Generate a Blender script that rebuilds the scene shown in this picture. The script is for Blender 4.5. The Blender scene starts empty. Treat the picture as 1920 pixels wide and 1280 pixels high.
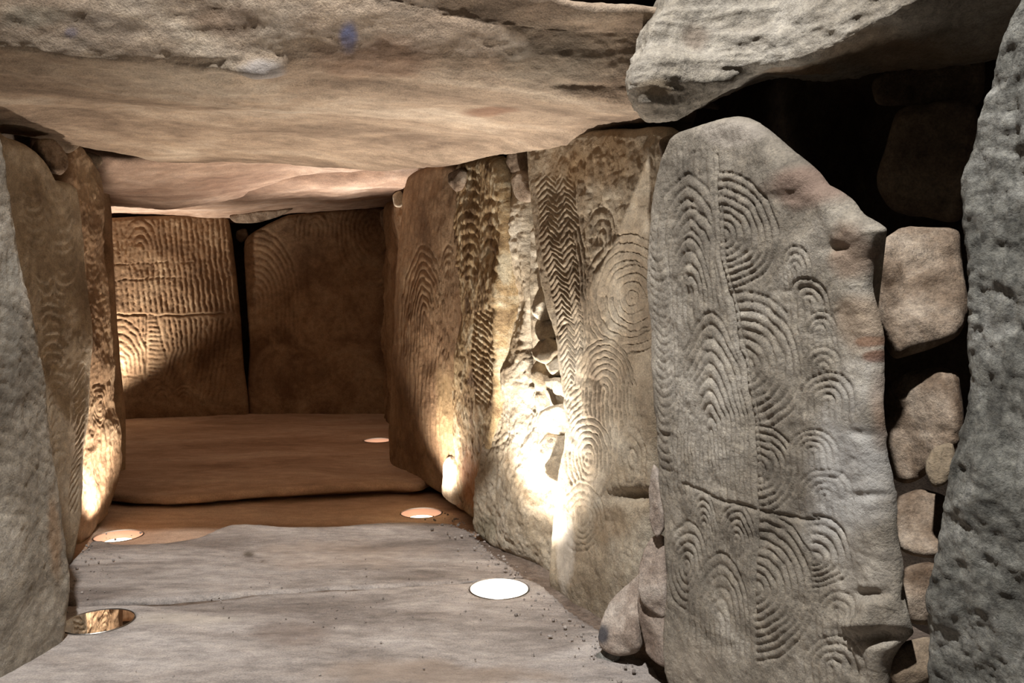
import bpy, math
import numpy as np
from mathutils import Vector

# ------------------------------------------------------------------ camera, world, key light, exposure
SC = bpy.context.scene
COL = SC.collection
FOC = 1500.0                      # focal length in pixels of the 1920x1280 frame
PITCH = math.atan(60.0 / FOC)
CAM = np.array([0.0, 0.0, 1.0])
cd = bpy.data.cameras.new('camera')
cd.sensor_width = 36.0
cd.lens = 36.0 * FOC / 1920.0
cd.clip_start = 0.05
cam = bpy.data.objects.new('camera', cd)
COL.objects.link(cam)
cam.location = CAM
cam.rotation_euler = (math.pi / 2 - PITCH, 0, 0)
SC.camera = cam

SC.view_settings.view_transform = 'Standard'
SC.view_settings.look = 'None'
SC.view_settings.gamma = 1.0
SC.view_settings.use_curve_mapping = False
SC.view_settings.exposure = 0.0

w = bpy.data.worlds.new('world')
SC.world = w
w.use_nodes = True
w.node_tree.nodes['Background'].inputs[0].default_value = (0.75, 0.8, 0.9, 1)
w.node_tree.nodes['Background'].inputs[1].default_value = 0.012


def aim(o, target):
    o.rotation_euler = (Vector(target) - o.location).to_track_quat('-Z', 'Y').to_euler()


# neutral light that falls from high up in the taller space where the photographer stands
kl = bpy.data.lights.new('overhead_spot', 'SPOT')
kl.energy = 1300
kl.color = (1.0, 0.985, 0.97)
kl.spot_size = math.radians(80)
kl.spot_blend = 1.0
kl.shadow_soft_size = 0.06
key = bpy.data.objects.new('overhead_spot', kl)
COL.objects.link(key)
key.location = (-0.45, -0.05, 4.3)
aim(key, (-0.25, 1.9, 0.2))

# ------------------------------------------------------------------ helpers: rays, noise, polygons


def ray(u, v):
    c, s = math.cos(PITCH), math.sin(PITCH)
    x = (np.asarray(u, float) - 960) / FOC
    y = (640 - np.asarray(v, float)) / FOC
    return np.stack([x, c + y * s, -s + y * c], -1)


def at(u, v, d):
    r = ray(u, v)
    return CAM + r * (d / r[..., 1])[..., None] if r.ndim > 1 else CAM + r * (d / r[1])


def ground(u, v, z=0.0):
    r = ray(u, v)
    return CAM + r * ((z - 1.0) / r[2])


def project(P):
    q = P - CAM
    c, s = math.cos(PITCH), math.sin(PITCH)
    dep = q[..., 1] * c - q[..., 2] * s
    up = q[..., 1] * s + q[..., 2] * c
    dep = np.maximum(dep, 0.05)
    return 960 + FOC * q[..., 0] / dep, 640 - FOC * up / dep


def _hash(ix, iy, iz, seed):
    h = (ix * 374761393 + iy * 668265263 + iz * 2147483647 + seed * 974711) & 0xFFFFFFFF
    h = ((h ^ (h >> 13)) * 1274126177) & 0xFFFFFFFF
    h = ((h ^ (h >> 16)) * 2246822519) & 0xFFFFFFFF
    return ((h ^ (h >> 15)) & 0xFFFFFF) / float(0xFFFFFF)


def vnoise(P, seed=0):
    P = np.asarray(P, float)
    i = np.floor(P).astype(np.int64)
    f = P - i
    f = f * f * f * (f * (f * 6 - 15) + 10)
    out = 0
    for a in (0, 1):
        wx = f[..., 0] if a else 1 - f[..., 0]
        for b in (0, 1):
            wy = f[..., 1] if b else 1 - f[..., 1]
            for c in (0, 1):
                wz = f[..., 2] if c else 1 - f[..., 2]
                out = out + wx * wy * wz * _hash(i[..., 0] + a, i[..., 1] + b, i[..., 2] + c, seed)
    return out * 2 - 1


def fbm(P, scale, octv=4, seed=0, gain=0.5, ridged=False):
    out, amp, tot = 0, 1.0, 0
    Q = np.asarray(P, float) * scale
    for k in range(octv):
        n = vnoise(Q + 17.3 * k, seed + k)
        if ridged:
            n = 1 - 2 * np.abs(n)
        out = out + amp * n
        tot += amp
        amp *= gain
        Q = Q * 2.03
    return out / tot


def smooth(e0, e1, x):
    t = np.clip((x - e0) / (e1 - e0), 0, 1)
    return t * t * (3 - 2 * t)


def crom(pts, n, closed=True):
    pts = np.asarray(pts, float)
    m = len(pts)
    segs = m if closed else m - 1
    t = np.arange(n) / n * segs if closed else np.linspace(0, segs - 1e-9, n)
    k = t.astype(int)
    f = (t - k)[:, None]
    if closed:
        g = lambda j: pts[(k + j) % m]
    else:
        ext = np.vstack([2 * pts[0] - pts[1], pts, 2 * pts[-1] - pts[-2]])
        g = lambda j: ext[np.clip(k + j + 1, 0, m + 1)]
    p0, p1, p2, p3 = g(-1), g(0), g(1), g(2)
    # slightly tightened spline so that corners stay corners
    T = 0.38
    m1, m2 = T * (p2 - p0), T * (p3 - p1)
    return ((2 * f**3 - 3 * f**2 + 1) * p1 + (f**3 - 2 * f**2 + f) * m1
            + (-2 * f**3 + 3 * f**2) * p2 + (f**3 - f**2) * m2)


def poly_sd(pts, poly):
    """signed distance (positive inside) and nearest boundary point"""
    a = poly
    b = np.roll(poly, -1, 0)
    ab = b - a
    L = np.maximum((ab**2).sum(1), 1e-12)
    sd = np.empty(len(pts))
    near = np.empty((len(pts), 2))
    for s in range(0, len(pts), 20000):
        p = pts[s:s + 20000]
        dx = p[:, None, 0] - a[None, :, 0]
        dy = p[:, None, 1] - a[None, :, 1]
        t = np.clip((dx * ab[:, 0] + dy * ab[:, 1]) / L, 0, 1)
        ex = dx - t * ab[:, 0]
        ey = dy - t * ab[:, 1]
        d2 = ex * ex + ey * ey
        k = d2.argmin(1)
        r = np.arange(len(p))
        dist = np.sqrt(d2[r, k])
        tt = t[r, k]
        near[s:s + 20000] = a[k] + ab[k] * tt[:, None]
        cond = (a[None, :, 1] > p[:, 1:2]) != (b[None, :, 1] > p[:, 1:2])
        den = np.where(np.abs(ab[:, 1]) < 1e-12, 1e-12, ab[:, 1])
        xi = a[None, :, 0] + (p[:, 1:2] - a[None, :, 1]) / den * ab[None, :, 0]
        ins = (cond & (p[:, 0:1] < xi)).sum(1) % 2 == 1
        sd[s:s + 20000] = np.where(ins, dist, -dist)
    return sd, near


# ------------------------------------------------------------------ materials


def lin(c):
    return tuple((x / 12.92 if x <= 0.04045 else ((x + 0.055) / 1.055) ** 2.4) for x in [v / 255.0 for v in c]) + (1.0,)


def stone_mat(name, ca, cb, cc, scale=3.0, bump=0.5, rough=0.85, speck=0.35, streak=(1, 1, 1), contrast=1.0, grain=1.0):
    m = bpy.data.materials.new(name)
    m.use_nodes = True
    nt = m.node_tree
    N, Lk = nt.nodes, nt.links
    bs = N['Principled BSDF']
    bs.inputs['Roughness'].default_value = rough
    bs.inputs['Specular IOR Level'].default_value = 0.25
    geo = N.new('ShaderNodeNewGeometry')
    oi = N.new('ShaderNodeObjectInfo')
    mul = N.new('ShaderNodeMath'); mul.operation = 'MULTIPLY'; mul.inputs[1].default_value = 37.0
    Lk.new(oi.outputs['Random'], mul.inputs[0])
    add = N.new('ShaderNodeVectorMath'); add.operation = 'ADD'
    Lk.new(geo.outputs['Position'], add.inputs[0]); Lk.new(mul.outputs[0], add.inputs[1])
    st = N.new('ShaderNodeVectorMath'); st.operation = 'MULTIPLY'; st.inputs[1].default_value = streak
    Lk.new(add.outputs[0], st.inputs[0])

    def noise(sc, det, ro=0.6, dist=0.0, vec=None):
        n = N.new('ShaderNodeTexNoise')
        n.inputs['Scale'].default_value = sc
        n.inputs['Detail'].default_value = det
        n.inputs['Roughness'].default_value = ro
        n.inputs['Distortion'].default_value = dist
        Lk.new((vec or st).outputs[0], n.inputs['Vector'])
        return n

    def ramp(src, stops):
        r = N.new('ShaderNodeValToRGB')
        el = r.color_ramp.elements
        while len(el) < len(stops):
            el.new(0.5)
        for e, (p, c) in zip(el, stops):
            e.position = p; e.color = c
        Lk.new(src.outputs[0], r.inputs[0])
        return r

    def mix(kind, fac, a, b):
        x = N.new('ShaderNodeMix'); x.data_type = 'RGBA'; x.blend_type = kind
        if isinstance(fac, float):
            x.inputs['Factor'].default_value = fac
        else:
            Lk.new(fac, x.inputs['Factor'])
        Lk.new(a, x.inputs['A']); Lk.new(b, x.inputs['B'])
        return x.outputs['Result']

    n1 = noise(scale, 9, 0.62, 0.6)
    w_ = 0.17 / contrast
    r1 = ramp(n1, [(0.5 - w_, lin(ca)), (0.5, lin(cb)), (0.5 + w_, lin(cc))])
    n2 = noise(scale * 9, 6, 0.7)
    g = 1 - speck
    r2 = ramp(n2, [(0.30, (g, g, g, 1)), (0.52, (0.93, 0.93, 0.93, 1)), (0.72, (1.18, 1.17, 1.14, 1))])
    c = mix('MULTIPLY', 1.0, r1.outputs[0], r2.outputs[0])
    n3 = noise(190, 3, 0.6, 0, add)
    r3 = ramp(n3, [(0.30, (0.62, 0.62, 0.64, 1)), (0.5, (1, 1, 1, 1)), (0.74, (1.28, 1.26, 1.22, 1))])
    c = mix('MULTIPLY', 0.75, c, r3.outputs[0])
    at_ = N.new('ShaderNodeAttribute'); at_.attribute_name = 'stain'
    c = mix('MIX', at_.outputs['Alpha'], c, mix('MULTIPLY', 0.6, at_.outputs['Color'], r2.outputs[0]))
    Lk.new(c, bs.inputs['Base Color'])
    b1 = N.new('ShaderNodeBump'); b1.inputs['Strength'].default_value = bump; b1.inputs['Distance'].default_value = 0.012
    n4 = noise(38, 8, 0.68, 0, add)
    Lk.new(n4.outputs[0], b1.inputs['Height'])
    b2 = N.new('ShaderNodeBump'); b2.inputs['Strength'].default_value = bump * 0.9 * grain; b2.inputs['Distance'].default_value = 0.003
    Lk.new(noise(230, 4, 0.7, 0, add).outputs[0], b2.inputs['Height'])
    Lk.new(b1.outputs[0], b2.inputs['Normal'])
    Lk.new(b2.outputs[0], bs.inputs['Normal'])
    return m


def plain_mat(name, col, rough=0.5, metal=0.0, emit=0.0, ecol=None):
    m = bpy.data.materials.new(name)
    m.use_nodes = True
    nt = m.node_tree
    bs = nt.nodes['Principled BSDF']
    bs.inputs['Roughness'].default_value = rough
    bs.inputs['Metallic'].default_value = metal
    n = nt.nodes.new('ShaderNodeTexNoise'); n.inputs['Scale'].default_value = 60
    r = nt.nodes.new('ShaderNodeValToRGB')
    a = lin(col)
    r.color_ramp.elements[0].color = tuple(x * 0.85 for x in a[:3]) + (1,)
    r.color_ramp.elements[1].color = a
    nt.links.new(n.outputs[0], r.inputs[0]); nt.links.new(r.outputs[0], bs.inputs['Base Color'])
    if emit:
        bs.inputs['Emission Color'].default_value = (ecol or a[:3]) + (1,) if ecol else a
        bs.inputs['Emission Strength'].default_value = emit
    return m


M = {}
M['grey'] = stone_mat('grey_granite', (112, 104, 93), (150, 141, 127), (182, 174, 161), 3.2, 0.8)
M['beige'] = stone_mat('beige_granite', (122, 106, 86), (158, 143, 121), (186, 175, 156), 2.8, 0.7)
M['brown'] = stone_mat('brown_granite', (112, 88, 66), (146, 120, 93), (172, 150, 122), 2.2, 0.5)
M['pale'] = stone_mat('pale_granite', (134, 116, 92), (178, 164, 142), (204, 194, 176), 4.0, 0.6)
M['mottled'] = stone_mat('mottled_granite', (104, 82, 58), (164, 140, 104), (188, 176, 150), 7.0, 0.6, contrast=1.4)
M['cool'] = stone_mat('cool_granite', (84, 82, 76), (127, 125, 117), (168, 166, 158), 7.0, 1.0, speck=0.6)
M['cap'] = stone_mat('capstone_granite', (118, 100, 84), (164, 144, 123), (192, 176, 156), 2.2, 0.7, streak=(0.55, 1.0, 1.6), contrast=1.2)
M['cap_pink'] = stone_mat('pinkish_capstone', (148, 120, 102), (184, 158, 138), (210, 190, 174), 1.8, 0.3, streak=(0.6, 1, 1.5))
M['floor'] = stone_mat('paving_granite', (128, 118, 111), (164, 155, 148), (186, 178, 172), 2.6, 0.7, streak=(0.5, 1.2, 1), speck=0.4, contrast=1.2)
M['floor_warm'] = stone_mat('warm_paving_granite', (148, 122, 103), (178, 152, 131), (196, 174, 154), 2.0, 0.3, streak=(0.5, 1.2, 1), speck=0.25)
M['dirt'] = stone_mat('packed_earth', (92, 78, 66), (122, 106, 94), (146, 132, 120), 5.0, 1.0, speck=0.5)
M['fill'] = stone_mat('fieldstone', (96, 78, 62), (140, 122, 104), (172, 156, 138), 8.0, 0.8, contrast=1.3)
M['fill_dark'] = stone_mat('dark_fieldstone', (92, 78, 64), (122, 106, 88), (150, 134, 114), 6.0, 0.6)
M['fill_pale'] = stone_mat('pale_fieldstone', (124, 108, 96), (162, 147, 134), (186, 174, 162), 8.0, 0.8)
M['rubble'] = stone_mat('rubble_backing', (52, 42, 34), (68, 56, 46), (84, 72, 60), 4.0, 1.0)

# ------------------------------------------------------------------ mesh builders


def add_mesh(name, V, F, mat, origin=None, stain=None, parent=None, label=None, cat=None, group=None, kind=None, flat=False):
    """V (n,3) world coordinates, F list of int arrays (quads (m,4) and/or tris (m,3))"""
    V = np.asarray(V, float)
    if origin is None:
        origin = np.array([(V[:, 0].min() + V[:, 0].max()) / 2, (V[:, 1].min() + V[:, 1].max()) / 2, V[:, 2].min()])
    if parent is not None:
        origin = np.zeros(3)
    me = bpy.data.meshes.new(name)
    me.vertices.add(len(V))
    me.vertices.foreach_set('co', (V - origin).astype(np.float32).ravel())
    loops = np.concatenate([f.ravel() for f in F]).astype(np.int32)
    tot = np.concatenate([np.full(len(f), f.shape[1]) for f in F]).astype(np.int32)
    start = np.concatenate([[0], np.cumsum(tot)[:-1]]).astype(np.int32)
    me.loops.add(len(loops))
    me.loops.foreach_set('vertex_index', loops)
    me.polygons.add(len(tot))
    me.polygons.foreach_set('loop_start', start)
    me.polygons.foreach_set('loop_total', tot)
    me.polygons.foreach_set('use_smooth', np.full(len(tot), not flat))
    me.update(calc_edges=True)
    me.validate()
    at_ = me.attributes.new('stain', 'FLOAT_COLOR', 'POINT')
    s = np.zeros((len(V), 4), np.float32)
    if stain is not None:
        s[:len(stain)] = stain
    if len(me.vertices) == len(V):
        at_.data.foreach_set('color', s.ravel())
    me.materials.append(mat)
    o = bpy.data.objects.new(name, me)
    COL.objects.link(o)
    o.location = origin
    if parent is not None:
        o.parent = parent
    tag(o, label, cat, group, kind)
    return o


def tag(o, label=None, cat=None, group=None, kind=None):
    for k, v in (('label', label), ('category', cat), ('group', group), ('kind', kind)):
        if v:
            o[k] = v


def stain_field(stains, px, py, W, seed):
    S = np.zeros((len(px), 4))
    if not stains:
        return S
    nz = fbm(W, 9, 4, seed + 71)
    tot = np.zeros(len(px))
    for (cx, cy, rx, ry, col, al) in stains:
        q = np.hypot((px - cx) / rx, (py - cy) / ry) + 0.45 * nz
        a = al * smooth(1.05, 0.45, q)
        c = np.array(lin(col)[:3])
        S[:, :3] += c * (a[:, None] + 1e-6)
        tot += a + 1e-6
        S[:, 3] = np.maximum(S[:, 3], a)
    S[:, :3] /= tot[:, None]
    return S


def groove(t):
    return -(1 - np.abs(np.sin(np.pi * t)) ** 0.6)


def clip_mask(px, py, clip):
    """clip = list of (xs, ys, side): keep the side of a polyline x(y); side +1 right, -1 left"""
    m = np.ones_like(px)
    for xs, ys, side in clip or ():
        xa = np.interp(py, ys, xs)
        m = m * smooth(-1.0, 3.0, side * (px - xa))
    return m


def carve_field(items, px, py, depth):
    H = np.zeros_like(px)
    for it in items:
        k = it['k']
        cl = clip_mask(px, py, it.get('clip'))
        dm = it.get('depth', 1.0)
        if k == 'arch':
            cx, cy, a, b, n = it['p']
            foot = it.get('foot', 30)
            sk = it.get('skew', 0.0)
            x = px - cx - sk * (py - cy)
            y = py - cy
            pw = it.get('pw', 2.0)
            up = (np.abs(x / a) ** pw + np.abs(y / b) ** pw) ** (1 / pw)
            if 'b2' in it:
                dn = (np.abs(x / a) ** pw + np.abs(y / it['b2']) ** pw) ** (1 / pw)
                t = np.where(y < 0, up, dn)
                m = smooth(1 + 0.5 / n, 1 + 0.15 / n, t)
            else:
                t = np.where(y < 0, up, np.abs(x / a))
                m = smooth(1 + 0.5 / n, 1 + 0.15 / n, t) * smooth(foot + 12, foot - 6, y)
            h = groove(t * n)
        elif k == 'lines':      # bundle of near vertical lines between two polylines x(y)
            xl, xr, ys, n = it['p']
            a = np.interp(py, ys, xl); b = np.interp(py, ys, xr)
            t = (px - a) / np.maximum(b - a, 1e-3)
            m = smooth(-0.02, 0.01, t) * smooth(1.02, 0.99, t) * smooth(ys[0] - 3, ys[0] + 5, py) * smooth(ys[-1] + 3, ys[-1] - 5, py)
            h = groove(t * n)
        elif k == 'rungs':      # stacked chevrons / waves / rungs: spacing sp, slope or arch shape across the column
            xl, xr, ys, sp, shp = it['p']
            a = np.interp(py, ys, xl); b = np.interp(py, ys, xr)
            t = (px - a) / np.maximum(b - a, 1e-3)
            m = smooth(-0.02, 0.03, t) * smooth(1.02, 0.97, t) * smooth(ys[0] - 4, ys[0] + 6, py) * smooth(ys[-1] + 4, ys[-1] - 6, py)
            q = 2 * t - 1
            off = {'v': np.abs(q), 'a': -np.abs(q), 'arch': 1 - np.sqrt(np.clip(1 - q * q, 0, 1)), 'cup': -(1 - np.sqrt(np.clip(1 - q * q, 0, 1))),
                   'rise': -q, 'fall': q, 'flat': 0 * q}[shp]
            h = groove((py - it.get('amp', 14.0) * off) / sp)
        elif k == 'line':
            pts, wd = it['p']
            dmin = np.full(px.shape, 1e9)
            for (x0, y0), (x1, y1) in zip(pts[:-1], pts[1:]):
                dx, dy = x1 - x0, y1 - y0
                t = np.clip(((px - x0) * dx + (py - y0) * dy) / (dx * dx + dy * dy), 0, 1)
                dmin = np.minimum(dmin, np.hypot(px - x0 - t * dx, py - y0 - t * dy))
            h = -np.exp(-(dmin / wd) ** 2)
            H = np.minimum(H, dm * h) if it.get('cut', 1) else H
            continue
        m = m * cl
        H = H * (1 - m) + h * dm * m
    return H * depth


def slab(name, plane, outline, thick, mat, res=0.012, edge=0.04, rough=0.012, rs=3.0, seed=1, carve=None, cdepth=0.005,
         wob=1.6, bumps=None, stains=None, facets=0, facet_h=0.03, holes=None, cap=True, jag=0.006, micro=0.0015, back=0.9,
         onpx=True, smoothn=None, parent=None, rid=0.0, rids=11.0, **kw):
    """A stone with a worked front face: an outline on a plane, rounded edges, relief and engraving, extruded back."""
    P0, U, Vv, Nn = [np.asarray(x, float) for x in plane]
    Q0 = P0 - Nn * edge * 0.5

    def unproj(u, v):
        r = ray(u, v)
        t = ((Q0 - CAM) @ Nn) / (r @ Nn)
        p = CAM + r * t
        return np.array([(p - Q0) @ U, (p - Q0) @ Vv])
    poly = np.array([unproj(u, v) for u, v in outline]) if onpx else np.asarray(outline, float)
    n = smoothn or max(60, len(poly) * 5)
    poly = crom(poly, n)
    W = P0 + poly[:, :1] * U + poly[:, 1:] * Vv
    if jag:
        c = poly.mean(0)
        dirn = (poly - c) / np.linalg.norm(poly - c, axis=1)[:, None]
        poly = poly + dirn * (jag * fbm(W, 9, 4, seed + 5))[:, None]
    lo, hi = poly.min(0) - res * 1.5, poly.max(0) + res * 1.5
    nx, ny = int((hi[0] - lo[0]) / res) + 2, int((hi[1] - lo[1]) / res) + 2
    gx, gy = np.meshgrid(lo[0] + np.arange(nx) * res, lo[1] + np.arange(ny) * res, indexing='ij')
    pts = np.stack([gx.ravel(), gy.ravel()], 1)
    sd, near = poly_sd(pts, poly)
    sde = sd.copy()
    flatm = np.ones(len(pts))
    for hx, hy, hr in holes or ():
        dv = pts - np.array([hx, hy])
        dl = np.maximum(np.linalg.norm(dv, axis=1), 1e-9)
        hd = dl - hr
        rep = hd < sd
        flatm = flatm * smooth(0.01, 0.10, hd)
        sd = np.where(rep, hd, sd)
        near[rep] = (np.array([hx, hy]) + dv / dl[:, None] * hr)[rep]
    ins = sd > 0
    snap = sd < 0.3 * res
    pts = np.where(snap[:, None], near, pts)
    sd = np.where(snap, 0, sd)
    sde = np.where(snap & (sde < 0.3 * res), 0, sde)
    I = np.arange(nx * ny).reshape(nx, ny)
    q = np.stack([I[:-1, :-1], I[1:, :-1], I[1:, 1:], I[:-1, 1:]], -1).reshape(-1, 4)
    strict = (sd > 0)
    q = q[strict[q].any(1)]
    used = np.unique(q)
    remap = -np.ones(nx * ny, int)
    remap[used] = np.arange(len(used))
    q = remap[q]
    pts, sd, sde, flatm = pts[used], sd[used], sde[used], flatm[used]
    W = P0 + pts[:, :1] * U + pts[:, 1:] * Vv
    px, py = project(W)
    # relief
    eR = edge * (0.75 + 0.5 * (fbm(W, 5, 3, seed + 11) + 0.3))
    eR = np.maximum(eR, edge * 0.25)
    qd = np.clip(sde / eR, 0, 1)
    h = -edge * (1 - np.sqrt(np.clip(1 - (1 - qd) ** 2, 0, 1)))
    h = h + rough * fbm(W, rs, 5, seed, 0.5)
    if facets:
        rng = np.random.default_rng(seed)
        ext = hi - lo
        fh = np.full(len(pts), 1e9)
        for k in range(facets):
            c = lo + ext * rng.random(2)
            g = (rng.random(2) - 0.5) * 2 * facet_h / (ext / 2)
            fh = np.minimum(fh, (pts - c) @ g + facet_h * 0.35 * rng.random())
        h = h + np.maximum(fh, -3 * facet_h)
    for (bx, by, rx, ry, hh) in bumps or ():
        d2 = ((px - bx) / rx) ** 2 + ((py - by) / ry) ** 2
        h = h + hh * np.exp(-d2 * (1 + 0.35 * fbm(W, 14, 3, seed + 9)))
    if carve:
        wx = px + wob * fbm(W, 16, 2, seed + 21) * 2 + wob * 0.5 * fbm(W, 60, 2, seed + 22)
        wy = py + wob * fbm(W, 16, 2, seed + 31) * 2 + wob * 0.5 * fbm(W, 60, 2, seed + 32)
        wear = smooth(-0.75, 0.1, fbm(W, 6, 3, seed + 41)) * 0.5 + 0.6
        h = h + carve_field(carve, wx, wy, cdepth) * wear * smooth(0.004, 0.03, sd)
    if rid:
        h = h + rid * np.minimum(0, -0.25 + fbm(W, rids, 4, seed + 55, 0.55, True) * -1.0 + 0.35)
    if micro:
        h = h + micro * fbm(W, 45, 3, seed + 51, 0.6)
    h = h * flatm
    V = W + h[:, None] * Nn
    # boundary
    e = np.concatenate([q[:, [0, 1]], q[:, [1, 2]], q[:, [2, 3]], q[:, [3, 0]]])
    e = e[e[:, 0] != e[:, 1]]
    keyu = np.sort(e, 1)
    code = keyu[:, 0].astype(np.int64) * (len(V) + 1) + keyu[:, 1]
    _, inv, cnt = np.unique(code, return_inverse=True, return_counts=True)
    be = e[cnt[inv] == 1]
    bv = np.unique(be)
    bm = -np.ones(len(V), int)
    bm[bv] = np.arange(len(bv))
    cen = pts.mean(0)
    n0 = len(V)
    rings = [V]
    hb = h[bv]
    ishole = np.zeros(len(bv), bool)
    for hx, hy, hr in holes or ():
        ishole |= np.abs(np.hypot(pts[bv, 0] - hx, pts[bv, 1] - hy) - hr) < res * 0.4
    for frac, shr in ((0.3, 1 - 0.3 * (1 - back)), (0.65, 1 - 0.65 * (1 - back)), (1.0, back)):
        sh = np.where(ishole, 1.0, shr)[:, None]
        p2 = cen + (pts[bv] - cen) * sh
        Wb = P0 + p2[:, :1] * U + p2[:, 1:] * Vv
        amp = np.where(ishole, 0, 0.35 * rough + 0.004)
        Wb = Wb + (fbm(Wb, 12, 3, seed + 61) * amp)[:, None] * Vv
        rings.append(Wb + ((hb * (1 - frac)) - thick * frac)[:, None] * Nn)
    F = [q]
    prev = bv
    for r in range(3):
        base = n0 + r * len(bv)
        cur = base + np.arange(len(bv))
        a, b = be[:, 0], be[:, 1]
        pa = a if r == 0 else n0 + (r - 1) * len(bv) + bm[a]
        pb = b if r == 0 else n0 + (r - 1) * len(bv) + bm[b]
        F.append(np.stack([pb, pa, base + bm[a], base + bm[b]], 1))
    if cap:
        cw = P0 + cen[0] * U + cen[1] * Vv - Nn * thick * 1.02
        rings.append(cw[None])
        ci = n0 + 3 * len(bv)
        base = n0 + 2 * len(bv)
        F.append(np.stack([base + bm[be[:, 1]], base + bm[be[:, 0]], np.full(len(be), ci)], 1))
    st = stain_field(stains, px, py, W, seed) if stains else None
    return add_mesh(name, np.concatenate(rings), F, mat, stain=st, parent=parent, **kw)


def wallplane(A, B, lean=0.0):
    """vertical plane along the ground line A->B (left to right as seen from the passage), leaning by 'lean' radians"""
    A = np.array([A[0], A[1], 0.0]); B = np.array([B[0], B[1], 0.0])
    U = (B - A) / np.linalg.norm(B - A)
    Z = np.array([0, 0, 1.0])
    N0 = np.cross(U, Z)
    V = Z * math.cos(lean) + N0 * math.sin(lean)
    return (A, U, V, np.cross(U, V))


def facing(u, v, d, yaw=0.0, pitch=0.0):
    """plane at depth d through pixel direction (u, v), turned by yaw (degrees, + faces left) and pitch (+ faces up)"""
    P = at(u, v, d)
    y, p = math.radians(yaw), math.radians(pitch)
    N = np.array([-math.sin(y) * math.cos(p), -math.cos(y) * math.cos(p), math.sin(p)])
    U = np.cross(np.array([0, 0, 1.0]), N); U /= np.linalg.norm(U)
    return (P, U, np.cross(N, U), N)


def stone(name, label, outline, d, mat, thick=0.16, yaw=20, pitch=8, edge=None, seed=1, res=0.008, facets=5, fh=0.12, group=None, cat='stone', rough=0.02, **kw):
    o = np.array(outline, float)
    c = (o.min(0) + o.max(0)) / 2
    size = min(np.ptp(o[:, 0]), np.ptp(o[:, 1])) * d / FOC
    return slab(name, facing(c[0], c[1], d, yaw, pitch), outline, thick, mat, res=res, edge=edge or size * 0.13, seed=seed,
                facets=facets, facet_h=min(fh, size * 0.36), rough=min(rough, size * 0.12), rs=7.0, jag=min(0.008, size * 0.06), back=0.6, micro=0.003, rid=min(0.02, size * 0.09),
                label=label, cat=cat, group=group, **kw)


def loft(name, net, mat, nu, nv, rough=0.02, rs=2.2, seed=1, micro=0.002, bumps=None, stains=None, rid=0.0, **kw):
    """closed skin through stations x profile control points"""
    net = np.asarray(net, float)
    S, Pn = net.shape[:2]
    G = np.stack([crom(net[s], nv, True) for s in range(S)])
    G = np.stack([crom(G[:, j], nu, False) for j in range(nv)], 1)
    du = np.gradient(G, axis=0)
    dv = np.roll(G, -1, 1) - np.roll(G, 1, 1)
    Nn = np.cross(du, dv)
    ln = np.linalg.norm(Nn, axis=2, keepdims=True)
    Nn = Nn / np.maximum(ln, 1e-9)
    cen = G.mean(1, keepdims=True)
    if ((G - cen) * Nn).sum() < 0:
        Nn = -Nn
        flip = True
    else:
        flip = False
    W = G.reshape(-1, 3)
    px, py = project(W)
    h = rough * fbm(W * np.array([0.6, 1, 1.3]), rs, 6, seed, 0.5) + micro * fbm(W, 40, 3, seed + 9, 0.6)
    if rid:
        h = h + rid * fbm(W * np.array([0.45, 1, 1.6]), rs * 2.2, 4, seed + 33, 0.5, True)
    for (bx, by, rx, ry, hh) in bumps or ():
        d2 = ((px - bx) / rx) ** 2 + ((py - by) / ry) ** 2
        h = h + hh * np.exp(-d2 * (1 + 0.4 * fbm(W, 9, 3, seed + 19)))
    V = W + h[:, None] * Nn.reshape(-1, 3)
    I = np.arange(nu * nv).reshape(nu, nv)
    J = np.roll(I, -1, 1)
    q = np.stack([I[:-1], I[1:], J[1:], J[:-1]], -1).reshape(-1, 4)
    c0, c1 = V[I[0]].mean(0), V[I[-1]].mean(0)
    V = np.vstack([V, c0, c1])
    k = nu * nv
    t0 = np.stack([I[0], J[0], np.full(nv, k)], 1)
    t1 = np.stack([J[-1], I[-1], np.full(nv, k + 1)], 1)
    if flip is False:
        q, t0, t1 = q, t0, t1
    else:
        q, t0, t1 = q[:, ::-1], t0[:, ::-1], t1[:, ::-1]
    st = stain_field(stains, px, py, W, seed) if stains else None
    return add_mesh(name, V, [q, np.concatenate([t0, t1])], mat, stain=st, **kw)


# ------------------------------------------------------------------ the setting: ground, backing walls, paving
def backing(name, A, B, z0, z1, seed, mat):
    A = np.array(A, float); B = np.array(B, float)
    L = np.linalg.norm(B - A)
    n, m = int(L / 0.06) + 2, int((z1 - z0) / 0.06) + 2
    s, z = np.meshgrid(np.linspace(0, 1, n), np.linspace(z0, z1, m), indexing='ij')
    U = (B - A) / L
    N = np.array([U[1], -U[0]])
    P = np.stack([A[0] + (B[0] - A[0]) * s, A[1] + (B[1] - A[1]) * s, z], -1).reshape(-1, 3)
    h = 0.05 * fbm(P, 4, 4, seed, 0.5, True)
    P[:, :2] += h[:, None] * N
    I = np.arange(n * m).reshape(n, m)
    q = np.stack([I[:-1, :-1], I[1:, :-1], I[1:, 1:], I[:-1, 1:]], -1).reshape(-1, 4)
    return add_mesh(name, P, [q], mat, kind='structure')


def flat_ground(name, x0, x1, y0, y1, z, amp, res, seed, mat, kind='structure'):
    n, m = int((x1 - x0) / res) + 2, int((y1 - y0) / res) + 2
    x, y = np.meshgrid(np.linspace(x0, x1, n), np.linspace(y0, y1, m), indexing='ij')
    P = np.stack([x, y, np.full_like(x, z)], -1).reshape(-1, 3)
    P[:, 2] += amp * fbm(P, 5, 5, seed)
    return P, n, m


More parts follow.
